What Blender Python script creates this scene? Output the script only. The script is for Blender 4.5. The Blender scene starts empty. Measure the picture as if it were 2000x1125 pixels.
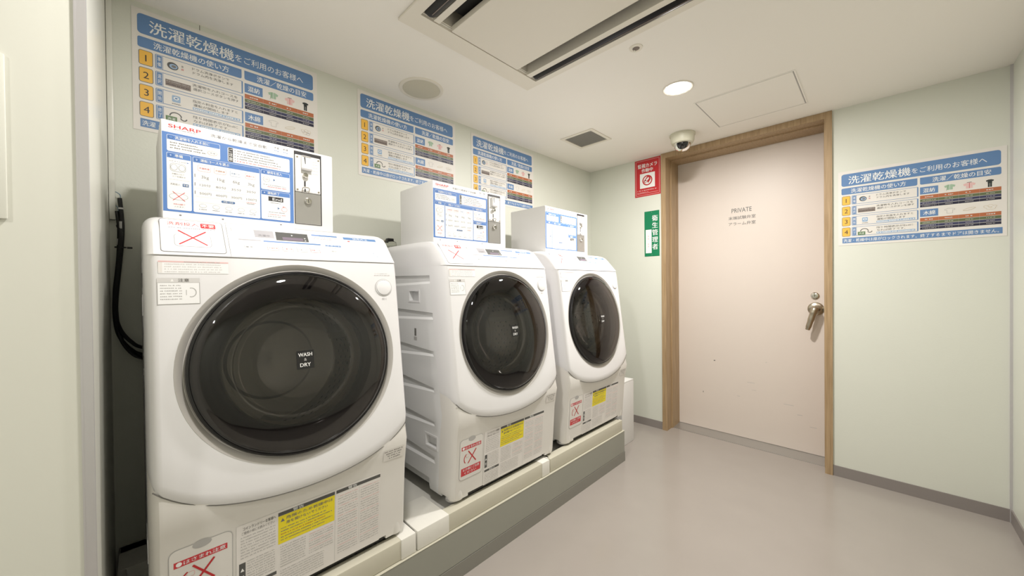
import bpy, bmesh, math, random
from mathutils import Vector, Matrix
random.seed(7)
S = bpy.context.scene
COL = S.collection
H, D, W = 2.3, 3.09, 2.4556          # ceiling height, far wall, right wall (machine wall is x = 0)

# ------------------------------------------------------------------ camera
def cam_axes(yaw, pitch, roll):
    y, p, r = (math.radians(a) for a in (yaw, pitch, roll))
    F = Vector((-math.sin(y)*math.cos(p), math.cos(y)*math.cos(p), math.sin(p)))
    R = Vector((math.cos(y), math.sin(y), 0)); U = R.cross(F)
    return F, R*math.cos(r)+U*math.sin(r), U*math.cos(r)-R*math.sin(r)
cd = bpy.data.cameras.new('camera'); cam = bpy.data.objects.new('camera', cd); COL.objects.link(cam)
F_, R_, U_ = cam_axes(44.5726, -0.4921, -0.5914)
cam.matrix_world = Matrix(((R_.x, U_.x, -F_.x, 1.9709), (R_.y, U_.y, -F_.y, 0.0), (R_.z, U_.z, -F_.z, 1.2258), (0, 0, 0, 1)))
cd.sensor_width = 36; cd.lens = 724.2/2000*36; cd.clip_start = 0.02
S.camera = cam

# ------------------------------------------------------------------ world, exposure
wd = bpy.data.worlds.new('world'); S.world = wd; wd.use_nodes = True
wd.node_tree.nodes['Background'].inputs[0].default_value = (1, .97, .92, 1)
wd.node_tree.nodes['Background'].inputs[1].default_value = 0.3
S.view_settings.view_transform = 'Standard'; S.view_settings.look = 'None'
S.view_settings.gamma = 1; S.view_settings.use_curve_mapping = False
S.view_settings.exposure = 0.3
LAMPS = [(1.19, 2.11, 30.0), (1.19, .40, 12.5), (1.75, -1.1, 9.0)]
LAMP_COL = (1.0, .962, .928)

# ------------------------------------------------------------------ materials
def mat(name, col, rough=.5, metal=0, coat=0, bump=0, bscale=200, vary=0, vscale=6, spec=.5, emit=None, estr=0, tr=0):
    m = bpy.data.materials.new(name); m.use_nodes = True
    nt = m.node_tree; b = nt.nodes['Principled BSDF']
    b.inputs['Base Color'].default_value = (*col, 1)
    b.inputs['Roughness'].default_value = rough; b.inputs['Metallic'].default_value = metal
    b.inputs['Coat Weight'].default_value = coat; b.inputs['Specular IOR Level'].default_value = spec
    if emit:
        b.inputs['Emission Color'].default_value = (*emit, 1); b.inputs['Emission Strength'].default_value = estr
    if vary or bump:
        tc = nt.nodes.new('ShaderNodeTexCoord')
    if vary:
        n = nt.nodes.new('ShaderNodeTexNoise'); n.inputs['Scale'].default_value = vscale; n.inputs['Detail'].default_value = 5
        nt.links.new(tc.outputs['Object'], n.inputs['Vector'])
        r = nt.nodes.new('ShaderNodeMapRange'); r.inputs[3].default_value = 1-vary; r.inputs[4].default_value = 1+vary
        nt.links.new(n.outputs[0], r.inputs[0])
        x = nt.nodes.new('ShaderNodeVectorMath'); x.operation = 'SCALE'; x.inputs[0].default_value = col
        nt.links.new(r.outputs[0], x.inputs['Scale']); nt.links.new(x.outputs[0], b.inputs['Base Color'])
    if bump:
        n2 = nt.nodes.new('ShaderNodeTexNoise'); n2.inputs['Scale'].default_value = bscale; n2.inputs['Detail'].default_value = 3
        nt.links.new(tc.outputs['Object'], n2.inputs['Vector'])
        bp = nt.nodes.new('ShaderNodeBump'); bp.inputs['Strength'].default_value = bump; bp.inputs['Distance'].default_value = .002
        nt.links.new(n2.outputs[0], bp.inputs['Height']); nt.links.new(bp.outputs[0], b.inputs['Normal'])
    return m
def srgb(r, g, b):
    f = lambda c: (c/255/12.92) if c/255 <= .04045 else ((c/255+.055)/1.055)**2.4
    return (f(r), f(g), f(b))
def flat(name, rgb, rough=.5, **k): return mat(name, srgb(*rgb), rough, **k)

M = {}
M['wall'] = mat('wall_paint', srgb(216, 218, 207), .42, bump=.12, bscale=120, vary=.02, vscale=3)
M['closet'] = mat('closet_laminate', srgb(222, 222, 212), .3, bump=.05, bscale=80, vary=.015, vscale=3)
M['ceil'] = mat('ceiling_paint', srgb(245, 241, 234), .75, bump=.1, bscale=90)
M['floor'] = mat('floor_vinyl', srgb(161, 154, 147), .2, bump=.05, bscale=14, vary=.05, vscale=5)
M['base'] = mat('baseboard_vinyl', srgb(138, 131, 127), .5)
M['alu'] = mat('aluminium', srgb(205, 203, 205), .38, metal=.6)
M['steel'] = mat('brushed_steel', srgb(180, 178, 174), .30, metal=.7, bump=.1, bscale=400)
M['chrome'] = mat('chrome', srgb(215, 212, 205), .12, metal=1)
M['nickel'] = mat('satin_nickel', srgb(185, 176, 160), .3, metal=1)
M['door'] = mat('door_paint', srgb(217, 206, 196), .45, bump=.05, bscale=150, vary=.015, vscale=4)
def wood():
    m = mat('frame_wood_film', srgb(165, 140, 105), .45); nt = m.node_tree; b = nt.nodes['Principled BSDF']
    tc = nt.nodes.new('ShaderNodeTexCoord'); mp = nt.nodes.new('ShaderNodeMapping'); mp.inputs['Scale'].default_value = (60, 60, 2.5)
    n = nt.nodes.new('ShaderNodeTexNoise'); n.inputs['Scale'].default_value = 2; n.inputs['Detail'].default_value = 6
    cr = nt.nodes.new('ShaderNodeValToRGB')
    cr.color_ramp.elements[0].position = .3; cr.color_ramp.elements[0].color = (*srgb(150, 124, 90), 1)
    cr.color_ramp.elements[1].position = .7; cr.color_ramp.elements[1].color = (*srgb(178, 152, 118), 1)
    nt.links.new(tc.outputs['Object'], mp.inputs[0]); nt.links.new(mp.outputs[0], n.inputs['Vector'])
    nt.links.new(n.outputs[0], cr.inputs[0]); nt.links.new(cr.outputs[0], b.inputs['Base Color'])
    return m
M['wood'] = wood()
M['white'] = mat('appliance_white', srgb(228, 227, 228), .28, coat=.3)
M['white2'] = mat('appliance_white_side', srgb(226, 226, 226), .4, bump=.03, bscale=300)
M['lowpanel'] = mat('lower_panel_white', srgb(222, 219, 214), .35)
M['boxwhite'] = mat('coin_box_white', srgb(226, 225, 223), .45)
M['ring'] = mat('door_ring_silver', srgb(190, 186, 181), .4, metal=.12)
M['black'] = flat('black_plastic', (22, 21, 23), .25)
M['rim'] = mat('smoked_rim', srgb(38, 33, 40), .12, coat=.5)
M['gasket'] = flat('rubber_gasket', (178, 166, 150), .5)
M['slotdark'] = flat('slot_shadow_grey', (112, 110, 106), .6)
M['drum'] = mat('drum_steel', srgb(112, 110, 104), .34, metal=.85)
M['drumwall'] = mat('drum_wall_steel', srgb(196, 186, 172), .5, metal=.4)
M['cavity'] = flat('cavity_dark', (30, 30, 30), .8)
M['acwhite'] = mat('aircon_white', srgb(232, 226, 214), .5)
M['vane'] = mat('aircon_vane', srgb(16, 13, 14), .3, spec=.35)
M['grille'] = flat('vent_grey', (216, 210, 194), .6)
M['speaker'] = mat('speaker_mesh', srgb(208, 203, 186), .7, bump=.5, bscale=900)
M['cream'] = mat('pan_ivory', srgb(196, 192, 175), .4)
M['panwhite'] = mat('pan_white', srgb(226, 224, 216), .45, bump=.15, bscale=60, vary=.02, vscale=40)
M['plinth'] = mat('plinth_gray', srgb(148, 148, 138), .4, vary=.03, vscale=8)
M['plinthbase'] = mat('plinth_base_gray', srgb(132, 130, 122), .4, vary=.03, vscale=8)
M['camwhite'] = mat('camera_cream', srgb(205, 202, 182), .4)
M['lens'] = mat('lamp_lens', (1, 1, 1), .5, emit=(1, .97, .92), estr=14)
M['cable'] = flat('cable_black', (18, 18, 20), .4)
M['wire'] = flat('wire_blue_grey', (130, 150, 165), .5)
M['tag'] = flat('tag_white', (225, 225, 225), .5)
M['hose'] = flat('hose_grey', (170, 172, 158), .5)
# print inks
INK = dict(paper=(226, 222, 216), blue=(96, 132, 178), dblue=(78, 112, 158), lblue=(150, 176, 205), yellow=(236, 184, 74), ink=(48, 46, 48), grey=(120, 118, 116),
           lgrey=(176, 174, 172), wt=(238, 238, 236), orange=(178, 104, 66), green=(96, 106, 74), navy=(52, 54, 88), navy2=(34, 34, 58), red=(214, 44, 50),
           red2=(200, 60, 66), pink=(226, 186, 184), sgreen=(160, 186, 162), suit=(40, 46, 46), taupe=(128, 116, 110), pgreen=(92, 124, 80), pblue=(88, 128, 190),
           pdark=(52, 90, 150), pwhite=(238, 238, 238), fgreen=(0, 122, 80), cred=(190, 38, 44), hl=(232, 214, 40), vlg=(208, 206, 204), lcd=(120, 108, 122), lav=(214, 214, 228),
           dkgrey=(84, 84, 82), tan=(198, 182, 150), mtan=(176, 152, 110), mgrey=(128, 126, 128), lgrey2=(176, 174, 178), mpink=(206, 130, 128), mblue=(112, 142, 190), band=(226, 222, 218))
for k, v in INK.items(): M['i_'+k] = flat('ink_'+k, v, .45)
def glassmat(name, tint, gloss=(1, 1, 1), ior=1.5, rough=.03, boost=1.0):
    m = bpy.data.materials.new(name); m.use_nodes = True; nt = m.node_tree; nt.nodes.clear()
    o = nt.nodes.new('ShaderNodeOutputMaterial'); mx = nt.nodes.new('ShaderNodeMixShader'); t = nt.nodes.new('ShaderNodeBsdfTransparent')
    g = nt.nodes.new('ShaderNodeBsdfGlossy'); f = nt.nodes.new('ShaderNodeFresnel')
    t.inputs[0].default_value = (*tint, 1); g.inputs[0].default_value = (*gloss, 1); g.inputs['Roughness'].default_value = rough; f.inputs[0].default_value = ior
    mm = nt.nodes.new('ShaderNodeMath'); mm.operation = 'MULTIPLY'; mm.inputs[1].default_value = boost; mm.use_clamp = True
    nt.links.new(f.outputs[0], mm.inputs[0]); nt.links.new(mm.outputs[0], mx.inputs[0])
    nt.links.new(t.outputs[0], mx.inputs[1]); nt.links.new(g.outputs[0], mx.inputs[2]); nt.links.new(mx.outputs[0], o.inputs[0])
    return m
M['glass'] = glassmat('smoked_glass', (.70, .67, .655), ior=1.5, boost=1.0)
M['bowl'] = glassmat('bowl_glass', (.88, .88, .86), ior=1.55, boost=1.5)
M['domeglass'] = glassmat('dome_clear', (.55, .53, .52), ior=1.45)

# ------------------------------------------------------------------ helpers
def link(o, parent=None):
    COL.objects.link(o)
    if parent is not None: o.parent = parent
    return o
def empty(name, loc=(0, 0, 0), mtx=None):
    o = bpy.data.objects.new(name, None); link(o); o.empty_display_size = .05
    if mtx is not None: o.matrix_world = mtx
    else: o.location = loc
    return o
def tag(o, label, cat, group=None):
    o['label'] = label; o['category'] = cat
    if group: o['group'] = group
    return o
class MB:
    """mesh collector"""
    def __init__(s): s.v = []; s.f = []; s.m = []; s.mats = []; s.sm = []
    def mi(s, m):
        m = M[m] if isinstance(m, str) else m
        if m not in s.mats: s.mats.append(m)
        return s.mats.index(m)
    def add(s, vs, fs, m, smooth=False):
        b = len(s.v); s.v += [tuple(v) for v in vs]; k = s.mi(m)
        for f in fs: s.f.append([i+b for i in f]); s.m.append(k); s.sm.append(smooth)
    def box(s, x0, y0, z0, x1, y1, z1, m):
        vs = [(x, y, z) for x in (x0, x1) for y in (y0, y1) for z in (z0, z1)]
        s.add(vs, [(0, 1, 3, 2), (4, 6, 7, 5), (0, 4, 5, 1), (2, 3, 7, 6), (0, 2, 6, 4), (1, 5, 7, 3)], m)
    def bbox(s, x0, y0, z0, x1, y1, z1, m, r=.004, seg=2):
        bm = bmesh.new(); bmesh.ops.create_cube(bm, size=1)
        for v in bm.verts: v.co = Vector(((x0+x1)/2+v.co.x*(x1-x0), (y0+y1)/2+v.co.y*(y1-y0), (z0+z1)/2+v.co.z*(z1-z0)))
        bmesh.ops.bevel(bm, geom=bm.edges[:], offset=r, segments=seg, affect='EDGES', profile=.6)
        bm.verts.index_update()
        s.add([v.co[:] for v in bm.verts], [[v.index for v in f.verts] for f in bm.faces], m, True); bm.free()
    def lathe(s, prof, m, seg=48, ax=None, origin=(0, 0, 0), cap=False, smooth=True, a0=0, a1=2*math.pi):
        """prof: (r, h) list; ax = (u, v, n) axes"""
        u, v, n = ax or (Vector((1, 0, 0)), Vector((0, 1, 0)), Vector((0, 0, 1))); O = Vector(origin)
        vs = []; fs = []; N = seg
        for (r, h) in prof:
            for i in range(N):
                a = a0+(a1-a0)*i/N; vs.append(O+u*(r*math.cos(a))+v*(r*math.sin(a))+n*h)
        for j in range(len(prof)-1):
            for i in range(N):
                k = (i+1) % N; fs.append((j*N+i, j*N+k, (j+1)*N+k, (j+1)*N+i))
        if cap:
            fs.append(tuple(reversed(range(N)))); fs.append(tuple(range((len(prof)-1)*N, len(prof)*N)))
        s.add(vs, fs, m, smooth)
    def tube(s, pts, r, m, seg=8, cap=True):
        pts = [Vector(p) for p in pts]; rs = r if isinstance(r, (list, tuple)) else [r]*len(pts)
        vs = []; fs = []; prev = None
        for i, p in enumerate(pts):
            t = (pts[min(i+1, len(pts)-1)]-pts[max(i-1, 0)]).normalized()
            a = prev - t*prev.dot(t) if prev is not None else t.orthogonal()
            a.normalize(); prev = a; b = t.cross(a)
            for k in range(seg):
                q = 2*math.pi*k/seg; vs.append(p+a*(rs[i]*math.cos(q))+b*(rs[i]*math.sin(q)))
        for i in range(len(pts)-1):
            for k in range(seg):
                l = (k+1) % seg; fs.append((i*seg+k, i*seg+l, (i+1)*seg+l, (i+1)*seg+k))
        if cap: fs.append(tuple(reversed(range(seg)))); fs.append(tuple(range((len(pts)-1)*seg, len(pts)*seg)))
        s.add(vs, fs, m, True)
    def build(s, name, parent=None, mtx=None, sharp=35):
        me = bpy.data.meshes.new(name); me.from_pydata(s.v, [], s.f)
        for m in s.mats: me.materials.append(m)
        me.polygons.foreach_set('material_index', s.m); me.polygons.foreach_set('use_smooth', s.sm)
        me.update()
        if any(s.sm): me.set_sharp_from_angle(angle=math.radians(sharp))
        o = bpy.data.objects.new(name, me); link(o, parent)
        if mtx is not None: o.matrix_basis = mtx
        return o
def struct(o): o['kind'] = 'structure'; return o
def bez(pts, n=10):
    """catmull-rom through pts"""
    P = [Vector(p) for p in pts]; P = [P[0]*2-P[1]]+P+[P[-1]*2-P[-2]]; out = []
    for i in range(1, len(P)-2):
        for k in range(n):
            t = k/n; a, b, c, d = P[i-1:i+3]
            out.append(.5*((2*b)+(c-a)*t+(2*a-5*b+4*c-d)*t*t+(3*b-a-3*c+d)*t**3))
    out.append(P[-2]); return out

# ---- text
_tc = {}
def glyphs(text, res=2):
    k = (text, res)
    if k not in _tc:
        c = bpy.data.curves.new('t', 'FONT'); c.body = text; c.resolution_u = res
        o = bpy.data.objects.new('t', c); COL.objects.link(o)
        me = o.evaluated_get(bpy.context.evaluated_depsgraph_get()).to_mesh()
        vs = [tuple(v.co[:2]) for v in me.vertices]; fs = [tuple(p.vertices) for p in me.polygons]
        o.evaluated_get(bpy.context.evaluated_depsgraph_get()).to_mesh_clear()
        bpy.data.objects.remove(o); bpy.data.curves.remove(c)
        _tc[k] = (vs, fs)
    return _tc[k]

class Print:
    """flat print collected in (u, v); every part becomes one thin mesh"""
    LAY = .00022
    def __init__(s): s.parts = {}; s.order = []; s.cur = None
    def part(s, name):
        s.cur = MB(); s.order.append((name, s.cur)); return s
    def poly(s, pts, m, lay, th=0):
        z = s.LAY*lay; n = len(pts)
        if th:
            vs = [(u, v, z) for u, v in pts]+[(u, v, z-th) for u, v in pts]
            fs = [tuple(range(n)), tuple(reversed(range(n, 2*n)))]+[(i, n+i, n+(i+1) % n, (i+1) % n) for i in range(n)]
            s.cur.add(vs, fs, m)
        else: s.cur.add([(u, v, z) for u, v in pts], [tuple(range(n))], m)
    def rect(s, u0, v0, u1, v1, m, lay=1, th=0): s.poly([(u0, v0), (u1, v0), (u1, v1), (u0, v1)], m, lay, th)
    def rr(s, u0, v0, u1, v1, m, lay=1, r=.006, corners='1111', th=0):
        pts = []
        for i, (cx, cy, a) in enumerate([(u1-r, v1-r, 0), (u0+r, v1-r, 90), (u0+r, v0+r, 180), (u1-r, v0+r, 270)]):
            if corners[i] == '1':
                for k in range(5): q = math.radians(a+k*22.5); pts.append((cx+r*math.cos(q), cy+r*math.sin(q)))
            else: pts.append([(u1, v1), (u0, v1), (u0, v0), (u1, v0)][i])
        s.poly(pts, m, lay, th)
    def frame(s, u0, v0, u1, v1, w, m, inner, lay=1, r=.004):
        s.rr(u0, v0, u1, v1, m, lay, r); s.rr(u0+w, v0+w, u1-w, v1-w, inner, lay+1, max(r-w, .0005))
    def ell(s, u, v, a, b, m, lay=1, n=20, rot=0):
        c, q = math.cos(rot), math.sin(rot)
        s.poly([(u+c*a*math.cos(t)-q*b*math.sin(t), v+q*a*math.cos(t)+c*b*math.sin(t)) for t in (2*math.pi*i/n for i in range(n))], m, lay)
    def line(s, u0, v0, u1, v1, w, m, lay=2):
        d = math.hypot(u1-u0, v1-v0) or 1; a, b = -(v1-v0)/d*w/2, (u1-u0)/d*w/2
        s.poly([(u0+a, v0+b), (u0-a, v0-b), (u1-a, v1-b), (u1+a, v1+b)][::-1], m, lay)
    def cross(s, u0, v0, u1, v1, w, m, lay=3):
        s.line(u0, v1, u1, v0, w, m, lay); s.line(u0, v0, u1, v1, w, m, lay+1)
    def text(s, t, u0, u1, vc, h, m, lay=3, bold=0, res=1, lat=False, vertical=False):
        """h = height of the glyph box, centred on vc, stretched to u0..u1"""
        vs, fs = glyphs(t, res)
        if not vs: return
        x0 = min(v[0] for v in vs); x1 = max(v[0] for v in vs)
        sy = h/(.73 if lat else .93); cy = .365 if lat else .379; sx = (u1-u0)/(x1-x0)
        if len(t) == 1 and lat: sx = sy; u0 = (u0+u1)/2-(x1-x0)*sx/2
        for k, du in enumerate((-bold*sy*.7, 0, bold*sy*.7) if bold > 0 else (0,)):       # heavier strokes: three passes side by side
            s.cur.add([(u0+(v[0]-x0)*sx+du, vc+(v[1]-cy)*sy, s.LAY*(lay+.3*k)) for v in vs], fs, m)
    def vtext(s, t, uc, v1, v0, w, m, lay=3, bold=0):
        n = len(t); st = (v1-v0)/n
        for i, ch in enumerate(t):
            vc = v1-(i+.5)*st; s.text(ch, uc-w/2, uc+w/2, vc, st*.82, m, lay, bold)
    def marks(s, u0, u1, v, h, m, lay=3, seed=0):
        """lines too small to be read in the photo: a row of tiny strokes"""
        rnd = random.Random(seed*7919+int(v*1e4)); u = u0
        while u < u1-h*.4:
            w = h*rnd.uniform(.5, 1.0); w = min(w, u1-u)
            s.rect(u, v-h*.42*rnd.uniform(.6, 1), u+w, v+h*.42*rnd.uniform(.5, 1), m, lay)
            u += w+h*rnd.choice((.22, .22, .3, .9))
    def build(s, parent, mtx=None, skip_first=0):
        out = []
        for name, mb in s.order: out.append(mb.build(name, parent, mtx))
        return out
def frame_mtx(o, u, v, n):
    return Matrix(((u[0], v[0], n[0], o[0]), (u[1], v[1], n[1], o[1]), (u[2], v[2], n[2], o[2]), (0, 0, 0, 1)))
FW = ((0, 1, 0), (0, 0, 1), (1, 0, 0))      # print facing +x (machine wall)
FB = ((1, 0, 0), (0, 0, 1), (0, -1, 0))     # print facing -y (door wall)

def fix_normals(me):
    bm = bmesh.new(); bm.from_mesh(me); bmesh.ops.recalc_face_normals(bm, faces=bm.faces); bm.to_mesh(me); bm.free()
def apply_bool(obj, cutter):
    fix_normals(obj.data); fix_normals(cutter.data)
    md = obj.modifiers.new('b', 'BOOLEAN'); md.operation = 'DIFFERENCE'; md.object = cutter; md.solver = 'EXACT'
    try: md.material_mode = 'TRANSFER'
    except Exception: pass
    dg = bpy.context.evaluated_depsgraph_get(); me = bpy.data.meshes.new_from_object(obj.evaluated_get(dg), preserve_all_data_layers=True, depsgraph=dg)
    obj.modifiers.clear(); obj.data = me; me.set_sharp_from_angle(angle=math.radians(28))
    cm = cutter.data; bpy.data.objects.remove(cutter); bpy.data.meshes.remove(cm)
    return obj

# ================================================================== ROOM
b = MB(); b.box(-.1, -1.7, -.06, W+.1, D, 0, 'floor'); b.box(.69, D, -.06, 1.775, 3.40, 0, 'floor'); struct(b.build('floor'))
# ceiling with the opening of the air conditioner
AX0, AX1, AY0, AY1 = .70, 1.86, .80, 1.487
b = MB()
b.box(-.1, -1.7, H, W+.1, AY0, H+.05, 'ceil'); b.box(-.1, AY1, H, W+.1, D+.1, H+.05, 'ceil')
b.box(-.1, AY0, H, AX0, AY1, H+.05, 'ceil'); b.box(AX1, AY0, H, W+.1, AY1, H+.05, 'ceil'); struct(b.build('ceiling'))
b = MB(); b.box(-.1, -1.7, 0, 0, .1965, H, 'wall'); b.box(-.1, .199, 0, 0, D+.1, H, 'wall'); b.box(-.1, .1965, 0, -.002, .199, H, 'base'); struct(b.build('wall_left'))
b = MB(); b.box(0, D, 0, .69, D+.1, H, 'wall'); b.box(1.77, D, 0, W, D+.1, H, 'wall'); b.box(.69, D+.09, 2.27, 1.77, D+.25, H, 'wall'); struct(b.build('wall_back'))
b = MB(); b.box(W, -1.7, 0, W+.1, D+.1, H, 'wall'); struct(b.build('wall_right'))
b = MB(); b.box(-.1, -1.75, 0, W+.1, -1.65, H, 'wall'); struct(b.build('wall_front'))
b = MB(); b.box(0.0, -1.65, 0, .864, -.0635, H, 'closet'); struct(b.build('wall_closet'))
b = MB(); b.box(.42, D-.006, 0, .69, D, .063, 'base'); b.box(0, D-.006, 0, .42, D, .063, 'base'); b.box(1.77, D-.006, 0, W-.006, D, .065, 'base'); struct(b.build('baseboard_back'))
b = MB(); b.box(W-.006, -1.65, 0, W, D, .065, 'base'); struct(b.build('baseboard_right'))
# corner beads
b = MB(); b.box(.852, -.076, 0, .8665, -.0612, H, 'alu'); b.box(.862, -.0775, 0, .8675, -.075, H, 'alu'); struct(b.build('trim_1'))
b = MB(); b.box(W-.009, D-.009, 0, W, D, H, 'alu'); struct(b.build('trim_2'))
# cable raceway in the corner
b = MB(); b.bbox(.001, -.0625, 1.475, .022, -.047, H, 'closet', .002)
b.box(.004, -.0605, 1.4735, .019, -.049, 1.4752, 'black'); o = b.build('cable_raceway')
tag(o, 'thin white plastic cable raceway running down the corner beside the first washer', 'cable raceway')
# raised plate on the closet face
b = MB(); b.bbox(.864, -.62, 1.352, .870, -.158, 1.645, 'closet', .003); o = b.build('blank_plate')
tag(o, 'raised blank off-white plate on the closet face at the left edge of the view', 'wall plate')

# door and frame -------------------------------------------------------
DY = 3.325
dr = struct(empty('door_1', (1.23, DY, 0)))
b = MB(); b.bbox(-.502, 0, .013, .502, .04, 2.255, 'door', .002, 1); b.build('door_panel', dr)
P = Print().part('door_lettering')
P.text('PRIVATE', -.081, .055, .565, .036, 'i_dkgrey', 2, res=3, lat=True, bold=-.006)
P.text('末端試験弁室', -.103, .081, .506, .027, 'i_dkgrey', 2, res=2)
P.text('アラーム弁室', -.103, .081, .460, .027, 'i_dkgrey', 2, res=2)
P.build(dr, frame_mtx((0, -.0003, 1.228), *FB))
b = MB()
ax = (Vector((1, 0, 0)), Vector((0, 0, 1)), Vector((0, -1, 0)))
b.lathe([(.046, 0), (.046, .004), (.040, .010), (.026, .014), (.024, .032), (.020, .040)], 'nickel', 28, ax, (.436, 0, 1.036), True)
pts = [(.436, -.040, 1.036), (.436, -.052, 1.036), (.432, -.058, 1.028), (.424, -.060, 1.0), (.411, -.062, .95), (.399, -.062, .905), (.396, -.061, .893)]
b.tube(bez(pts, 4), [.020]*4+[.022]*4+[.021]*4+[.019]*4+[.017]*4+[.014]*4+[.008], 'nickel', 12)
b.build('door_handle', dr)
b = MB(); b.lathe([(.024, 0), (.024, .006), (.019, .011), (.012, .012), (.0119, .009), (.0, .009)], 'chrome', 24, ax, (.431, 0, 1.128))
b.box(.4295, -.0105, 1.121, .4325, -.0085, 1.135, 'black'); b.build('key_cylinder', dr)
b = MB(); b.bbox(.478, -.022, 1.015, .488, 0, 1.055, 'nickel', .003); b.build('latch_guard', dr)
b = MB()
for (u, v, w_, h_) in [(-.217, .586, .012, .006), (.02, .45, .05, .002), (.25, .33, .06, .002), (.33, .27, .03, .0025), (-.05, .33, .02, .002), (.14, .62, .008, .003), (-.3, .31, .004, .012), (.40, .2, .04, .002), (.05, .395, .03, .0015)]:
    b.box(u, -.0006, v, u+w_, .0, v+h_, 'i_dkgrey' if h_ > .005 and w_ < .02 else 'i_lgrey')
b.build('scuff_mark', dr)
b = MB()
def jamb(x0, x1, s):
    b.box(x0, D-.012, 0, x1, DY+.05, H, 'wood')
# left jamb: face 40 mm, reveal, then a stop
b.box(.69, D-.012, 0, .728, DY+.05, H-.001, 'wood'); b.box(.728, D+.085, 0, .7375, DY-.001, 2.2485, 'wood')
b.box(1.732, D-.012, 0, 1.77, DY+.05, H-.001, 'wood'); b.box(1.7225, D+.085, 0, 1.732, DY-.001, 2.2485, 'wood')
b.box(.728, D-.012, 2.258, 1.732, DY+.05, H-.001, 'wood'); b.box(.728, D+.085, 2.2485, 1.732, DY-.001, 2.258, 'wood')
struct(b.build('trim_3'))
b = MB(); b.add([(x, y, z) for x in (.729, 1.731) for (y, z) in ((3.188, 0), (3.188, .003), (3.20, .0045), (DY+.002, .012), (DY+.002, 0))], [(0, 1, 6, 5), (1, 2, 7, 6), (2, 3, 8, 7), (3, 4, 9, 8), (4, 3, 2, 1, 0), (5, 6, 7, 8, 9)], 'steel'); struct(b.build('trim_4'))

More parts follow.
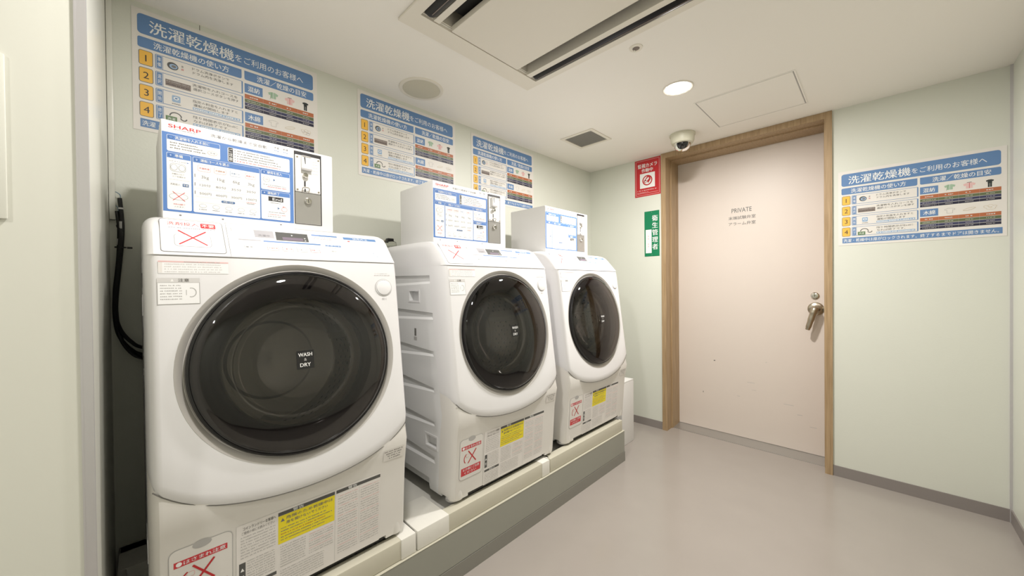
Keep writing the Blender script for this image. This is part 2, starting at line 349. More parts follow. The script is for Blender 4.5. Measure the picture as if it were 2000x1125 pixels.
# ================================================================== POSTERS
def shirt(P, u, v, s, m, lay=2, tee=False, outline=None):
    pts = [(-.5, .28), (-.18, .48), (.18, .48), (.5, .28), (.42, -.05 if not tee else .08), (.27, .0 if not tee else .14), (.27, -.5), (-.27, -.5), (-.27, .0 if not tee else .14), (-.42, -.05 if not tee else .08)]
    q = [(u+a*s*1.1, v+c*s*.8) for a, c in pts][::-1]
    if outline:
        for i in range(len(q)): P.line(*q[i], *q[(i+1) % len(q)], s*.035, outline, lay)
    else: P.poly(q, m, lay)
def poster():
    P = Print()
    P.part('sheet').rect(0, 0, .640, .456, 'i_paper', 0, th=.0009)
    P.part('title_band').rr(.015, .3635, .621, .4385, 'i_blue', 1, .012)
    P.text('洗濯乾燥機', .047, .308, .3985, .049, 'i_wt', 2, .012, 3); P.text('をご利用のお客様へ', .312, .577, .397, .031, 'i_wt', 2, .0, 2)
    P.part('heading_band').rr(.015, .3125, .334, .3525, 'i_blue', 1, .007, '0111'); P.text('洗濯乾燥機の使い方', .058, .290, .3325, .026, 'i_wt', 2, .01, 2)
    P.part('heading_band').rr(.344, .3135, .622, .3525, 'i_blue', 1, .007, '1011'); P.text('洗濯／乾燥の目安', .390, .590, .333, .026, 'i_wt', 2, .01, 2)
    txt = [('ドラム洗浄ボタンで', 'ドラム内を洗浄します'), ('洗濯物を入れコースを', '選択コースボタンを押す'), ('指定の料金を入れますと', '運転が開始します'), ('残り時間表示がEndに', 'なれば終了です。')]
    for i in range(4):
        v1 = .3035-i*.0645; v0 = v1-.056
        P.part('number_badge').frame(.017, v0, .0565, v1, .0022, 'i_grey', 'i_yellow', 1, .007)
        P.text('1234'[i], .0305, .043, (v0+v1)/2, .026, 'i_ink', 3, 0, 3, lat=True)
        P.part('step_box').rr(.062, v0+.001, .338, v1-.0, 'i_blue', 1, .004)
        P.rect(.0645, v0+.003, .0825, v1-.002, 'i_paper', 2); P.rect(.066, v0+.0045, .081, v1-.0035, 'i_blue', 3)
        P.vtext(['準備', '選択', '開始', '終了'][i], .0735, v1-.008, v0+.009, .010, 'i_wt', 4)
        P.rect(.084, v0+.003, .333, v1-.002, 'i_paper', 2)
        if i == 0:
            P.ell(.112, v0+.028, .0165, .0145, 'i_dkgrey', 3, rot=-.2); P.ell(.114, v0+.027, .012, .0095, 'i_lblue', 4); P.ell(.115, v0+.027, .007, .005, 'i_grey', 5)
            P.text('蓋', .137, .144, v0+.037, .008, 'i_grey', 3); P.text('開', .137, .144, v0+.025, .008, 'i_red2', 3)
        if i == 1:
            P.rect(.090, v0+.012, .165, v0+.036, 'i_taupe', 3); P.marks(.093, .16, v0+.030, .004, 'i_lgrey', 4, 3); P.marks(.093, .16, v0+.019, .004, 'i_ink', 4, 4)
        if i == 2:
            P.rr(.108, v0+.018, .133, v0+.044, 'i_lblue', 3, .004); P.ell(.1205, v0+.033, .008, .006, 'i_wt', 4); P.ell(.1205, v0+.033, .0045, .003, 'i_blue', 5); P.marks(.108, .134, v0+.011, .005, 'i_grey', 3, 5)
        if i == 3:
            P.rect(.089, v0+.004, .122, v0+.024, 'i_pgreen', 3); P.text('洗濯', .094, .117, v0+.014, .010, 'i_wt', 4)
            for a in range(7):
                t0, t1 = a/7*math.pi, (a+1)/7*math.pi
                P.line(.118+.017*math.cos(t0), v0+.026+.015*math.sin(t0), .118+.017*math.cos(t1), v0+.026+.015*math.sin(t1), .004, 'i_dkgrey', 3)
                P.line(.142+.009*math.cos(t0), v0+.024-.008*math.sin(t0), .142+.009*math.cos(t1), v0+.024-.008*math.sin(t1), .004, 'i_dkgrey', 3)
        e = .30 if i == 0 else .318
        P.text(txt[i][0], .170, e-.01*(i == 0), v0+.0415, .0115, 'i_dkgrey', 3, .004); P.text(txt[i][1], .172, e+(.004 if i < 2 else -.03), v0+.026, .0115, 'i_dkgrey', 3, .004)
        if i > 1: P.rect(.170, v0+.006, .326, v0+.0165, 'i_lblue', 3); P.marks(.173, .322, v0+.011, .006, 'i_wt', 4, 8+i)
    for j, (t, v1) in enumerate((('混紡', .2985), ('木綿', .1735))):
        P.part('caption_label').rect(.344, v1-.040, .411, v1, 'i_blue', 1); P.text(t, .356, .400, v1-.020, .024, 'i_wt', 2, .015)
        rows = [('orange', .019, .0465), ('green', .0148, .067), ('navy', .0133, .0833), ('navy2', .0133, .0983)]
        for k, (c, h, dv) in enumerate(rows):
            v = v1-dv
            P.part('table_row').rect(.344, v-h, .622, v, 'i_'+c, 1)
            for q, (a, e) in enumerate(((.349, .408), (.42, .478), (.49, .548), (.56, .617))):
                w_ = (e-a)*((.55, .5, .45, .5) if k != 3 else (.8, .45, .5, .5))[q]; c0 = (a+e)/2
                if k and q == 0: w_ = (e-a)*.85
                P.marks(c0-w_/2, c0+w_/2, v-h/2, h*(.36 if k < 1 else .27), 'i_vlg', 2, k*10+q+j*50)
                if q: P.rect(a-.0077, v-h, a-.0072, v, 'i_lgrey', 2)
    P.part('garment_picture'); shirt(P, .452, .281, .036, 'i_sgreen'); P.line(.44, .262, .447, .292, .001, 'i_pgreen', 3); P.line(.452, .262, .452, .298, .001, 'i_wt', 3)
    P.part('garment_picture'); shirt(P, .519, .277, .038, 'i_pink'); P.line(.519, .262, .519, .291, .0015, 'i_red2', 3); P.line(.511, .293, .527, .293, .002, 'i_dkgrey', 3)
    for a in (-.009, -.0045, .0045, .009): P.line(.519+a, .262, .519+a, .29, .0006, 'i_paper', 3)
    P.part('garment_picture'); shirt(P, .586, .285, .024, 'i_suit'); P.rect(.5795, .256, .5853, .278, 'i_suit', 2); P.rect(.5867, .256, .5925, .278, 'i_suit', 2)
    P.part('garment_picture'); shirt(P, .452, .154, .034, None, tee=True, outline='i_lgrey')
    P.part('garment_picture').ell(.519, .153, .022, .006, 'i_tan', 2, rot=.25); P.ell(.519, .153, .020, .0042, 'i_paper', 3, rot=.25)
    P.part('garment_picture')
    for a, c_ in ((-.014, 0), (.0, .004), (.012, -.001), (-.006, -.008), (.008, -.009)):
        P.ell(.588+a, .155+c_, .009, .0065, 'i_tan', 2, rot=a*40); P.ell(.588+a, .155+c_, .0078, .0054, 'i_paper', 3, rot=a*40)
    P.part('footer_band').rect(.019, .0135, .626, .0455, 'i_lblue' if 0 else 'i_blue', 1)
    P.text('洗濯・乾燥中は扉がロックされます。終了するまでドアは開きません。', .024, .615, .029, .020, 'i_wt', 2, .006)
    return P
def copy_tree(o, parent=None):
    c = o.copy(); COL.objects.link(c)
    if parent is not None: c.parent = parent
    for ch in list(o.children): copy_tree(ch, c)
    return c
def tree(o):
    kids = list(o.children); return kids
p0 = empty('wall_poster', mtx=frame_mtx((.0015, .002, 1.822), *FW)); poster().build(p0)
PG = 'laundry instruction posters'
tag(p0, 'blue and white washer-dryer instruction poster on the wall behind the nearest washer', 'poster', PG)
for (mx, lab) in ((frame_mtx((.0015, .842, 1.823), *FW), 'blue and white washer-dryer instruction poster above the middle washer'),
                  (frame_mtx((.0015, 1.617, 1.812), *FW), 'blue and white washer-dryer instruction poster nearest the far corner, above the third washer'),
                  (frame_mtx((1.798, D-.0015, 1.448), *FB), 'blue and white washer-dryer instruction poster on the wall right of the door')):
    c = copy_tree(p0); c.matrix_world = mx; c['label'] = lab

# security camera sign + green plate
s = empty('camera_sign', mtx=frame_mtx((.457, D-.0015, 1.976), *FB))
P = Print(); P.part('plate').rect(0, 0, .226, .317, 'i_cred', 0, th=.001)
P.part('border_line')
for a, b_ in (((.010, .010, .216, .0125)), 0), ((.010, .3045, .216, .307), 0), ((.010, .010, .0125, .307), 0), ((.2135, .010, .216, .307), 0): P.rect(*a, 'i_pink', 1)
P.part('lettering'); P.text('監視カメラ', .028, .196, .263, .036, 'i_wt', 2, .04, 2); P.text('作動中', .062, .160, .222, .032, 'i_wt', 2, .04, 2)
P.marks(.022, .19, .052, .010, 'i_pink', 2, 3); P.marks(.022, .12, .036, .006, 'i_pink', 2, 5); P.rect(.02, .026, .205, .0285, 'i_pink', 2)
P.part('emblem'); P.rect(.046, .070, .178, .196, 'i_wt', 2); P.ell(.112, .134, .044, .044, 'i_cred', 3, 32); P.ell(.112, .134, .034, .034, 'i_wt', 4, 32)
P.poly([(.080, .128), (.112, .168), (.135, .166), (.142, .140), (.120, .108), (.112, .130)][::-1], 'i_cred', 5)
P.poly([(.098, .140), (.122, .160), (.128, .148), (.108, .128)][::-1], 'i_wt', 6); P.ell(.098, .124, .016, .012, 'i_cred', 5); P.ell(.098, .124, .010, .006, 'i_wt', 6); P.line(.10, .118, .118, .10, .006, 'i_wt', 6)
P.build(s); tag(s, 'red security camera notice with white lettering and round emblem left of the door', 'sign')
s = empty('name_plate', mtx=frame_mtx((.541, D-.002, 1.457), *FB))
P = Print(); P.part('plate').rect(0, 0, .129, .385, 'i_fgreen', 0, th=.0015)
P.part('lettering').vtext('衛生管理者', .092, .352, .050, .048, 'i_wt', 2, .03)
P.part('name_strip').rect(.010, .028, .062, .228, 'i_wt', 1)
for v in (.172, .150, .105, .085): P.rect(.031, v-.005, .038, v+.005, 'i_pink', 2)
P.part('screw').ell(.064, .374, .002, .002, 'i_lgrey', 1, 8); P.ell(.064, .012, .002, .002, 'i_lgrey', 1, 8)
P.build(s); tag(s, 'narrow green plate with vertical white characters and a white name strip', 'sign')

# ================================================================== CEILING THINGS
def lamp(x, y, power, label):
    r = empty('downlight', (x, y, H)); r['label'] = label; r['category'] = 'ceiling light'
    b = MB(); b.lathe([(.078, -.0), (.079, -.003), (.074, -.005), (.066, -.002), (.064, .0)], 'acwhite', 40); b.build('trim_ring', r)
    b = MB(); b.lathe([(.0645, -.0025), (.0, -.0025)], 'lens', 40); b.build('lens', r)
    ld = bpy.data.lights.new('downlight_lamp', 'AREA'); ld.shape = 'DISK'; ld.size = .12; ld.energy = power; ld.color = LAMP_COL
    lo = bpy.data.objects.new('downlight_lamp', ld); link(lo, r); lo.location = (0, 0, -.008)
    return r
lamp(*LAMPS[0], 'round recessed ceiling downlight shining between the air conditioner and the door')
lamp(*LAMPS[1], 'round recessed ceiling downlight over the nearest washer, above the frame')
lamp(*LAMPS[2], 'unseen ceiling downlight added behind the camera as fill')  # added fill light, no fixture known at this spot

ac = tag(empty('air_conditioner', (.605, .752, H)), 'cream ceiling cassette air conditioner with dark outlet louvres', 'air conditioner')
def A(x, y, z): return (x-.605, y-.752, z-H)
def abox(b, x0, y0, z0, x1, y1, z1, m): b.box(*A(x0, y0, z0), *A(x1, y1, z1), m)
ZL, ZU = H-.010, H+.10
b = MB()
abox(b, .605, .752, ZL, .695, 1.522, H-.001, 'acwhite'); abox(b, 1.865, .752, ZL, 1.955, 1.522, H-.001, 'acwhite')
abox(b, .695, .752, ZL, 1.865, .800, H-.001, 'acwhite'); abox(b, .695, 1.487, ZL, 1.865, 1.522, H-.001, 'acwhite')
b.build('frame_panel', ac)
for (y0, y1) in ((.855, .882), (1.409, 1.440)):
    b = MB(); abox(b, .702, y0, ZL, 1.858, y1, ZU-.02, 'acwhite'); b.build('divider_bar', ac)
b = MB()
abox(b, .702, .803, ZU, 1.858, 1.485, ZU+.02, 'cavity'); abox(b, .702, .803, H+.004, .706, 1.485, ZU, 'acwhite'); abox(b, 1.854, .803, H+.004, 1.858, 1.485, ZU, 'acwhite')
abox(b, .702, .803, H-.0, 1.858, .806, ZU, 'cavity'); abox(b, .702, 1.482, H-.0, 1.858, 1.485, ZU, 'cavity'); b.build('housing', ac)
b = MB(); b.bbox(*A(.702, .942, ZL-.003), *A(1.858, 1.340, H+.012), 'acwhite', .005); b.build('intake_panel', ac)
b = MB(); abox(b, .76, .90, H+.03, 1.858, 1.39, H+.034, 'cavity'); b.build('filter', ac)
def vane(y0, y1):
    b = MB(); n = 10; pts = []
    for i in range(n+1):
        t = i/n; pts.append((y0+(y1-y0)*t, ZL+.002-.010*math.sin(t*math.pi)**.7))
    ring = [p for p in pts]+[(y1, H+.02), (y0, H+.02)]
    vs = []; N = len(ring); xs = [.704, .712, .73, 1.84, 1.856]; sc = [.35, .8, 1, 1, .5]
    for x, q in zip(xs, sc):
        for (y, z) in ring:
            ym = (y0+y1)/2; vs.append(A(x, ym+(y-ym)*q, H+.01+(z-H-.01)*q))
    fs = [(j*N+i, j*N+(i+1) % N, (j+1)*N+(i+1) % N, (j+1)*N+i) for j in range(len(xs)-1) for i in range(N)]
    fs += [tuple(reversed(range(N))), tuple(range((len(xs)-1)*N, len(xs)*N))]
    b.add(vs, fs, 'vane', True); o = b.build('louvre_vane', ac)
    b = MB(); abox(b, .735, (y0+y1)/2-.003, ZL-.0095, 1.83, (y0+y1)/2+.0, ZL-.0075, 'i_taupe'); b.build('vane_groove', ac)
vane(.802, .854); vane(1.442, 1.486)

sp = tag(empty('ceiling_speaker', (.198, 1.11, H)), 'round greyish ceiling speaker with fine mesh cover beside the air conditioner', 'speaker')
b = MB(); b.lathe([(.118, 0), (.117, -.004), (.108, -.006), (.100, -.004), (.098, 0)], 'acwhite', 48); b.build('rim', sp)
b = MB(); b.lathe([(.099, -.003), (.06, -.005), (0, -.0055)], 'speaker', 48); b.build('mesh_cover', sp)

vt = tag(empty('ceiling_vent', (.437, 2.353, H)), 'square ceiling vent grille with fine slats near the far corner', 'vent')
b = MB()
for x0, y0, x1, y1 in ((-.135, -.135, .135, -.112), (-.135, .112, .135, .135), (-.135, -.112, -.112, .112), (.112, -.112, .135, .112)): b.box(x0, y0, -.006, x1, y1, 0, 'acwhite')
b.build('vent_frame', vt)
b = MB(); b.box(-.112, -.112, -.001, .112, .112, 0, 'i_lgrey'); b.build('backing', vt)
for i in range(14):
    b = MB(); y = -.104+i*.016; b.add([(-.111, y-.006, -.006), (.111, y-.006, -.006), (.111, y+.004, -.0015), (-.111, y+.004, -.0015), (-.111, y-.006, -.0048), (.111, y-.006, -.0048), (.111, y+.004, -.0005), (-.111, y+.004, -.0005)],
        [(0, 3, 2, 1), (4, 5, 6, 7), (0, 1, 5, 4), (2, 3, 7, 6), (0, 4, 7, 3), (1, 2, 6, 5)], 'grille'); b.build('slat', vt)

ht = tag(empty('access_hatch', (1.19, 2.355, H)), 'flush square ceiling access hatch above the door', 'hatch')
b = MB(); b.box(.012, .012, -.0025, .474, .478, -.0002, 'ceil'); b.build('hatch_lid', ht)
b = MB()
for x0, y0, x1, y1 in ((0, 0, .486, .006), (0, .484, .486, .490), (0, .006, .006, .484), (.480, .006, .486, .484)): b.box(x0, y0, -.003, x1, y1, -.0002, 'ceil')
b.box(.006, .006, -.0006, .480, .484, -.0001, 'i_lgrey'); b.build('hatch_frame', ht)

sn = tag(empty('ceiling_sensor', (1.189, 1.615, H)), 'small round ceiling sensor with dark centre between lamp and air conditioner', 'sensor')
b = MB(); b.lathe([(.030, 0), (.029, -.003), (.016, -.004), (.0155, -.001)], 'acwhite', 28); b.build('collar', sn)
b = MB(); b.lathe([(.0155, -.002), (.012, -.006), (0, -.007)], 'i_taupe', 20); b.box(-.010, -.004, -.014, -.002, .004, -.006, 'chrome'); b.build('detector', sn)

dc = tag(empty('dome_camera', (.968, 2.79, H)), 'cream dome security camera hanging from the ceiling at the door top', 'camera')
b = MB(); b.lathe([(.086, 0), (.087, -.010), (.080, -.014), (.078, -.05), (.070, -.066), (.052, -.070)], 'camwhite', 40); b.build('housing', dc)
b = MB(); b.lathe([(.056, -.068), (.054, -.085), (.044, -.104), (.026, -.117), (0, -.122)], 'domeglass', 36); b.build('dome', dc)
b = MB(); b.lathe([(.0, -.066), (.045, -.068), (.044, -.084), (.034, -.098), (.02, -.108), (0, -.111)], 'black', 28)
b.tube([(0, 0, -.085), (.016, -.03, -.100)], .013, 'i_dkgrey', 12); b.build('lens_ball', dc)

# ================================================================== PLINTH AND PANS
ZP = .209
pl = tag(empty('plinth', (.36, 1.15, 0)), 'long grey raised plinth with darker base strip under the washers', 'plinth')
b = MB(); b.bbox(-.359, -1.212, .064, .363, 1.213, ZP, 'plinth', .003, 1); b.build('block', pl)
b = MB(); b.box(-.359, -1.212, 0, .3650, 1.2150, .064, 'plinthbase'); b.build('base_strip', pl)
b = MB(); b.bbox(-.359, -1.2115, ZP-.002, .3640, 1.2140, ZP+.0012, 'cream', .001, 1); b.build('top_edge', pl)
ZP += .002
PANS = [(-.055, .738, 'white and ivory drain pan under the nearest washer'), (.744, 1.548, 'white and ivory drain pan under the middle washer'), (1.554, 2.350, 'white and ivory drain pan under the third washer')]
for (y0, y1, lab) in PANS:
    w_ = y1-y0; r = tag(empty('drain_pan', (.36, (y0+y1)/2, ZP)), lab, 'drain pan', 'drain pans under the washers')
    h = w_/2; zt = .286-ZP; fx = .7175-.36
    b = MB()       # tray: floor + rim walls
    b.bbox(-.352, -h, 0, fx-.022, h, .030, 'panwhite', .003, 1)
    b.build('tray', r)
    b = MB(); b.bbox(-.352, -h, .02, -.30, h, zt, 'panwhite', .005); b.build('rim', r)
    for sgn in (-1, 1):
        b = MB(); y_a, y_b = sorted((sgn*h, sgn*(h-.022))); b.bbox(-.352, y_a, .02, fx-.02, y_b, zt-.002, 'panwhite', .005); b.build('rim', r)
    b = MB(); b.bbox(fx-.055, -h+.001, .0, fx-.003, h-.001, zt-.002, 'cream', .006); b.build('front_lip', r)
    for (ya, yb) in () if y0 > 1.5 else ((-h, -h+.148), (h-.062, h)):
        b = MB(); b.bbox(fx-.20, ya, 0, fx, yb, zt, 'panwhite', .005); b.build('corner_block', r)
    for (ya, yb) in ((-h, -h+.16), (h-.16, h)):
        b = MB(); b.bbox(-.352, ya, .02, -.19, yb, zt, 'panwhite', .005); b.build('corner_block', r)

# ================================================================== WASHERS
Z0 = .288; XR = .37; HW = .3525
def interp(z, tab):
    for (a, xa), (c, xc) in zip(tab, tab[1:]):
        if z <= c: t = (z-a)/(c-a); return xa+(xc-xa)*t
    return tab[-1][1]
def x_main(z): return .6855-.1293*(z-.997)
def section(xf, hw, xb, cx=.10, cy=.026, n=7):
    """plan outline from back left round the front to back right"""
    pts = [(xb, -hw), (xb+(xf-cx-xb)*.5, -hw), (xf-cx, -hw)]
    for i in range(1, n+1):
        a = i/n*math.pi/2; pts.append((xf-cx+cx*math.sin(a)**.85, -hw+cy*(1-math.cos(a)**.85)))
    pts += [(xf, -hw*.45), (xf, 0), (xf, hw*.45)]
    return pts+[(x, -y) for x, y in reversed(pts[:-3])]
def w_(x, y, z): return (x-XR, y, z-Z0)
np_ = Vector((.9917, 0, .1282)); up_ = Vector((-.1282, 0, .9917)); pc_ = Vector((.6855-XR, 0, .997-Z0)); yu = Vector((0, 1, 0))
MP = frame_mtx(pc_+np_*.0006, yu, up_, np_)
ns_ = Vector((.747, 0, .664)).normalized(); us_ = Vector((-.664, 0, .747)).normalized(); ps_ = Vector((.645-XR, 0, 1.315-Z0))
MS = frame_mtx(ps_+ns_*.0006, yu, us_, ns_)
def make_washer():
    root = empty('washer_dryer', (XR, .367, Z0))
    # ---- body
    tab = [(.300, .6845), (.56, .704), (.66, .7215), (.70, .712), (.74, .708), (1.309, x_main(1.309)-.010), (1.315, .645), (1.392, .5775), (1.412, .556), (1.424, .530), (1.430, .505)]
    zs = [.300, .32, .36, .43, .50, .56, .61, .66, .70, .74, .84, .94, 1.04, 1.14, 1.24, 1.309, 1.315, 1.335, 1.355, 1.375, 1.392, 1.403, 1.412, 1.419, 1.424, 1.428, 1.430]
    vs = []; fs = []
    for z in zs:
        ins = 0 if z < 1.40 else (z-1.40)**2/(.03**2)*.012
        xb = .045 + (ins if z > 1.4 else 0); hw = HW-ins-(.004 if z < .31 else 0)
        vs += [w_(x, y, z) for x, y in section(interp(z, tab), hw, xb)]
    N = len(section(.6, .3, 0))
    for j in range(len(zs)-1):
        for i in range(N):
            k = (i+1) % N; fs.append((j*N+i, j*N+k, (j+1)*N+k, (j+1)*N+i))
    fs.append(tuple(reversed(range(N)))); fs.append(tuple(range((len(zs)-1)*N, len(zs)*N)))
    b = MB(); b.add(vs, fs, 'lowpanel', True)
    body = b.build('body', root)
    for p in body.data.polygons: pass
    # porthole
    c = MB(); c.lathe([(.283, .06), (.283, -.42)], 'cavity', 64, (yu, up_, np_), pc_, True, smooth=True); cut = c.build('cut', root)
    bpy.context.view_layer.update(); apply_bool(body, cut)
    # side pressings, hand holds and base notch in both sides
    c = MB()
    def wedge(z1a, z1b, z0a, z0b, xa, xb, dep=.007):
        for sg in (-1, 1):
            y0 = sg*HW; yi = sg*(HW-dep); yo = sg*(HW+.02)
            q = [(xa, z0a), (xb, z0b), (xb, z1b), (xa, z1a)]
            iz = [(xa+.01, z0a+.012), (xb-.02, z0b+.010), (xb-.02, z1b-.003), (xa+.01, z1a-.004)]
            vs = [w_(x, yo, z) for x, z in q]+[w_(x, y0, z) for x, z in q]+[w_(x, yi, z) for x, z in iz]
            f = [(3, 2, 1, 0)]+[(i, (i+1) % 4, 4+(i+1) % 4, 4+i) for i in range(4)]+[(4+i, 4+(i+1) % 4, 8+(i+1) % 4, 8+i) for i in range(4)]+[(8, 9, 10, 11)]
            if sg > 0: f = [tuple(reversed(a)) for a in f]
            c.add(vs, f, 'white2')
    for (za, zb, zc, zd) in ((1.278, 1.272, 1.222, 1.236), (1.118, 1.104, 1.058, 1.074), (.958, .932, .882, .910), (.800, .768, .722, .750), (.640, .617, .572, .598), (.490, .459, .425, .430)):
        wedge(za, zb, zc, zd, .10, .565)
    for (x0, x1, z0, z1, dp) in ((.362, .445, 1.155, 1.200, .022), (.492, .578, .500, .548, .022), (.10, .515, .28, .352, .028), (.603, .640, .28, .3125, .03)):
        for sg in (-1, 1):
            ya, yb = sorted((sg*(HW-dp), sg*(HW+.02))); c.box(*w_(x0, ya, z0), *w_(x1, yb, z1), 'white2')
    c.box(*w_(.60, -.265, .28), *w_(.74, .265, .3125), 'lowpanel')
    cut = c.build('cut', root); bpy.context.view_layer.update(); apply_bool(body, cut)
    # colour: sides and top white, lower front light grey
    me = body.data
    for nm in ('white', 'white2'):
        if M[nm] not in list(me.materials): me.materials.append(M[nm])
    idx = {m.name: i for i, m in enumerate(me.materials)}
    iw, i2, il = idx['appliance_white'], idx['appliance_white_side'], idx['lower_panel_white']
    for p in me.polygons:
        if p.material_index != il: continue
        cz = p.center.z+Z0; cx = p.center.x+XR
        if cz > 1.305: p.material_index = iw
        elif abs(p.normal.y) > .8 and cx < .60: p.material_index = i2
    # ---- front panel (upper), wraps round the corners; lower edge an arc
    def zseam(y):
        t = min(1, abs(y)/.35); return .616+.117*(.65*t*t+.35*t**6)
    hw = HW+.001; base = []
    cxx, cyy, n = .112, .028, 10
    for i in range(n+1):
        a = i/n*math.pi/2; base.append((-cxx+cxx*math.sin(a)**.85, -hw+cyy*(1-math.cos(a)**.85)))
    base = [(-cxx, -hw)]+base[1:]
    nf = 26; fr = [(0, -hw+cyy+(2*(hw-cyy))*i/nf) for i in range(1, nf)]
    outl = base+fr+[(x, -y) for x, y in reversed(base)]
    rows = 18; vs = []; Nc = len(outl)
    def pt(dx, y, t, inner):
        zs_ = zseam(y) if abs(y) < .3445 else zseam(y)+(-dx)*.10
        z = zs_+(1.3115-zs_)*t
        d = (z-zs_); lip = .014*(1-min(1, d/.030))**2
        top = 1.3115-z; lip2 = .0025*(1-min(1, top/.008))**2
        off = -.017 if inner else -lip*.65-lip2
        # outward direction: mostly +x in front, +-y at the side
        k = min(1, -dx/.05); sy = (1 if y > 0 else -1)
        return w_(x_main(z)+dx+off*(1-k), y+sy*off*k*(.12 if inner else .3), z)
    for inner in (False, True):
        for j in range(rows+1):
            t = (j/rows) if j else 0
            if not inner and j == 1: t = .018
            if not inner and j == 2: t = .05
            if inner and j == 1: t = .018
            if inner and j == 2: t = .05
            for (dx, y) in outl: vs.append(pt(dx, y, t, inner))
    fs = []; Q = (rows+1)*Nc
    for j in range(rows):
        for i in range(Nc-1):
            a = j*Nc+i; fs.append((a, a+1, a+1+Nc, a+Nc)); fs.append((Q+a, Q+a+Nc, Q+a+1+Nc, Q+a+1))
    for i in range(Nc-1):
        fs.append((i, Q+i, Q+i+1, i+1)); a = rows*Nc+i; fs.append((a, a+1, Q+a+1, Q+a))
    for j in range(rows):
        a = j*Nc; fs.append((a, a+Nc, Q+a+Nc, Q+a)); a = j*Nc+Nc-1; fs.append((a, Q+a, Q+a+Nc, a+Nc))
    b = MB(); b.add(vs, fs, 'white', True); fp = b.build('front_panel', root)
    c = MB(); c.lathe([(.302, .05), (.302, -.06)], 'white', 96, (yu, up_, np_), pc_, True); cut = c.build('cut', root)
    bpy.context.view_layer.update(); apply_bool(fp, cut)
    AXM = (yu, up_, np_)
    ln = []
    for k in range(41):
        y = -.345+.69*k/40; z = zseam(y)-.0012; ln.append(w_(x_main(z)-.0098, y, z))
    b = MB(); b.tube(ln, .0016, 'slotdark', 6); b.build('panel_gap_shade', root)  # dark grey tube drawn as the shadow line under the front panel
    # ---- door
    b = MB(); b.lathe([(.3035, -.012), (.3035, -.002), (.302, .0008), (.3005, .0003), (.292, -.006), (.2845, -.010), (.2825, -.012), (.2795, -.012), (.278, -.02), (.3035, -.02), (.3035, -.012)], 'ring', 96, AXM, pc_); b.build('door_ring', root)
    b = MB(); b.lathe([(.280, -.012), (.2805, .002), (.278, .007), (.2735, .008), (.271, .006), (.271, -.012)], 'black', 96, AXM, pc_); b.build('door_frame', root)
    b = MB(); b.lathe([(.2735, .006), (.268, .014), (.258, .021), (.24, .028), (.21, .036), (.17, .043), (.12, .048), (.06, .051), (.0001, .052)], 'glass', 96, AXM, pc_); gl = b.build('door_glass', root)
    Pb = Print(); Pb.part('badge').rr(-.033, -.025, .015, .030, 'black', 1, .002)
    Pb.text('WASH', -.028, .010, .018, .0115, 'i_wt', 2, .02, 2, lat=True); Pb.text('&', -.0125, -.0055, .0035, .009, 'i_lgrey', 2, 0, 2, lat=True); Pb.text('DRY', -.024, .005, -.0125, .0115, 'i_wt', 2, .02, 2, lat=True)
    Pb.build(gl, frame_mtx(pc_+np_*.0526, yu, up_, np_))
    b = MB(); b.lathe([(.272, -.004), (.262, -.002), (.235, -.010), (.212, -.020), (.206, -.028), (.198, -.045)], 'rim', 80, AXM, pc_); b.build('inner_rim', root)
    b = MB(); b.lathe([(.2045, -.030), (.198, -.036), (.190, -.060), (.182, -.066), (.172, -.068), (.165, -.092), (.132, -.118), (.07, -.133), (.0001, -.137)], 'bowl', 72, AXM, pc_); b.build('glass_bowl', root)
    b = MB(); b.lathe([(.278, -.03), (.262, -.045), (.225, -.062), (.218, -.078), (.228, -.088), (.220, -.098), (.204, -.104), (.196, -.116), (.198, -.128), (.206, -.138)], 'gasket', 64, AXM, pc_); b.build('door_gasket', root)
    # drum with pressed dimples
    b = MB(); prof = [(.232, -.118), (.236, -.13)]+[(.238+(.003 if k % 2 else 0), -.14-.016*k) for k in range(14)]+[(.225, -.385)]
    b.lathe(prof, 'drumwall', 64, AXM, pc_); b.lathe([(.225, -.385), (.20, -.392), (.15, -.398), (.14, -.388), (.06, -.392), (.0001, -.40)], 'drum', 64, AXM, pc_)
    b.build('drum', root)
    b = MB()
    for j in range(9):
        for i in range(30):
            a = 2*math.pi*(i+.5*(j % 2))/30; d_ = yu*math.cos(a)+up_*math.sin(a); tt = yu*(-math.sin(a))+up_*math.cos(a); c_ = pc_+d_*.2345+np_*(-.155-.024*j)
            b.add([c_+tt*(.0075*math.cos(q))+np_*(.0055*math.sin(q)) for q in (math.pi*k/3 for k in range(6))], [(0, 1, 2, 3, 4, 5)], 'cavity')
    b.build('drum_perforation', root)['kind'] = 'stuff'
    for k in range(3):
        a = math.radians(20+120*k); b = MB(); d_ = yu*math.cos(a)+up_*math.sin(a); tt = yu*(-math.sin(a))+up_*math.cos(a)
        vs = []
        for (q, s_) in ((-.14, .8), (-.20, 1), (-.32, 1), (-.36, .7)):
            for (e, rr) in ((-.035, .240), (-.012, .240-.042*s_), (.012, .240-.042*s_), (.035, .240)): vs.append(pc_+d_*rr+tt*e+np_*q)
        fs = [(j*4+i, j*4+i+1, j*4+i+5, j*4+i+4) for j in range(3) for i in range(3)]+[(3, 2, 1, 0), (12, 13, 14, 15)]
        b.add(vs, fs, 'hose', True); b.build('drum_lifter', root)
    # open button
    b = MB(); b.lathe([(.031, .0), (.031, .0015), (.0285, .002), (.0282, -.0005), (.027, .004), (.022, .0055), (.0001, .006)], 'white', 40, AXM, pc_+yu*.283+up_*.225); b.build('open_button', root)
    b = MB(); b.lathe([(.0305, .0006), (.0325, .0009), (.0325, .0003)], 'i_lgrey', 40, AXM, pc_+yu*.283+up_*.225); b.build('button_gap', root)
    # prints on the main panel
    P = Print(); P.part('caution_label')
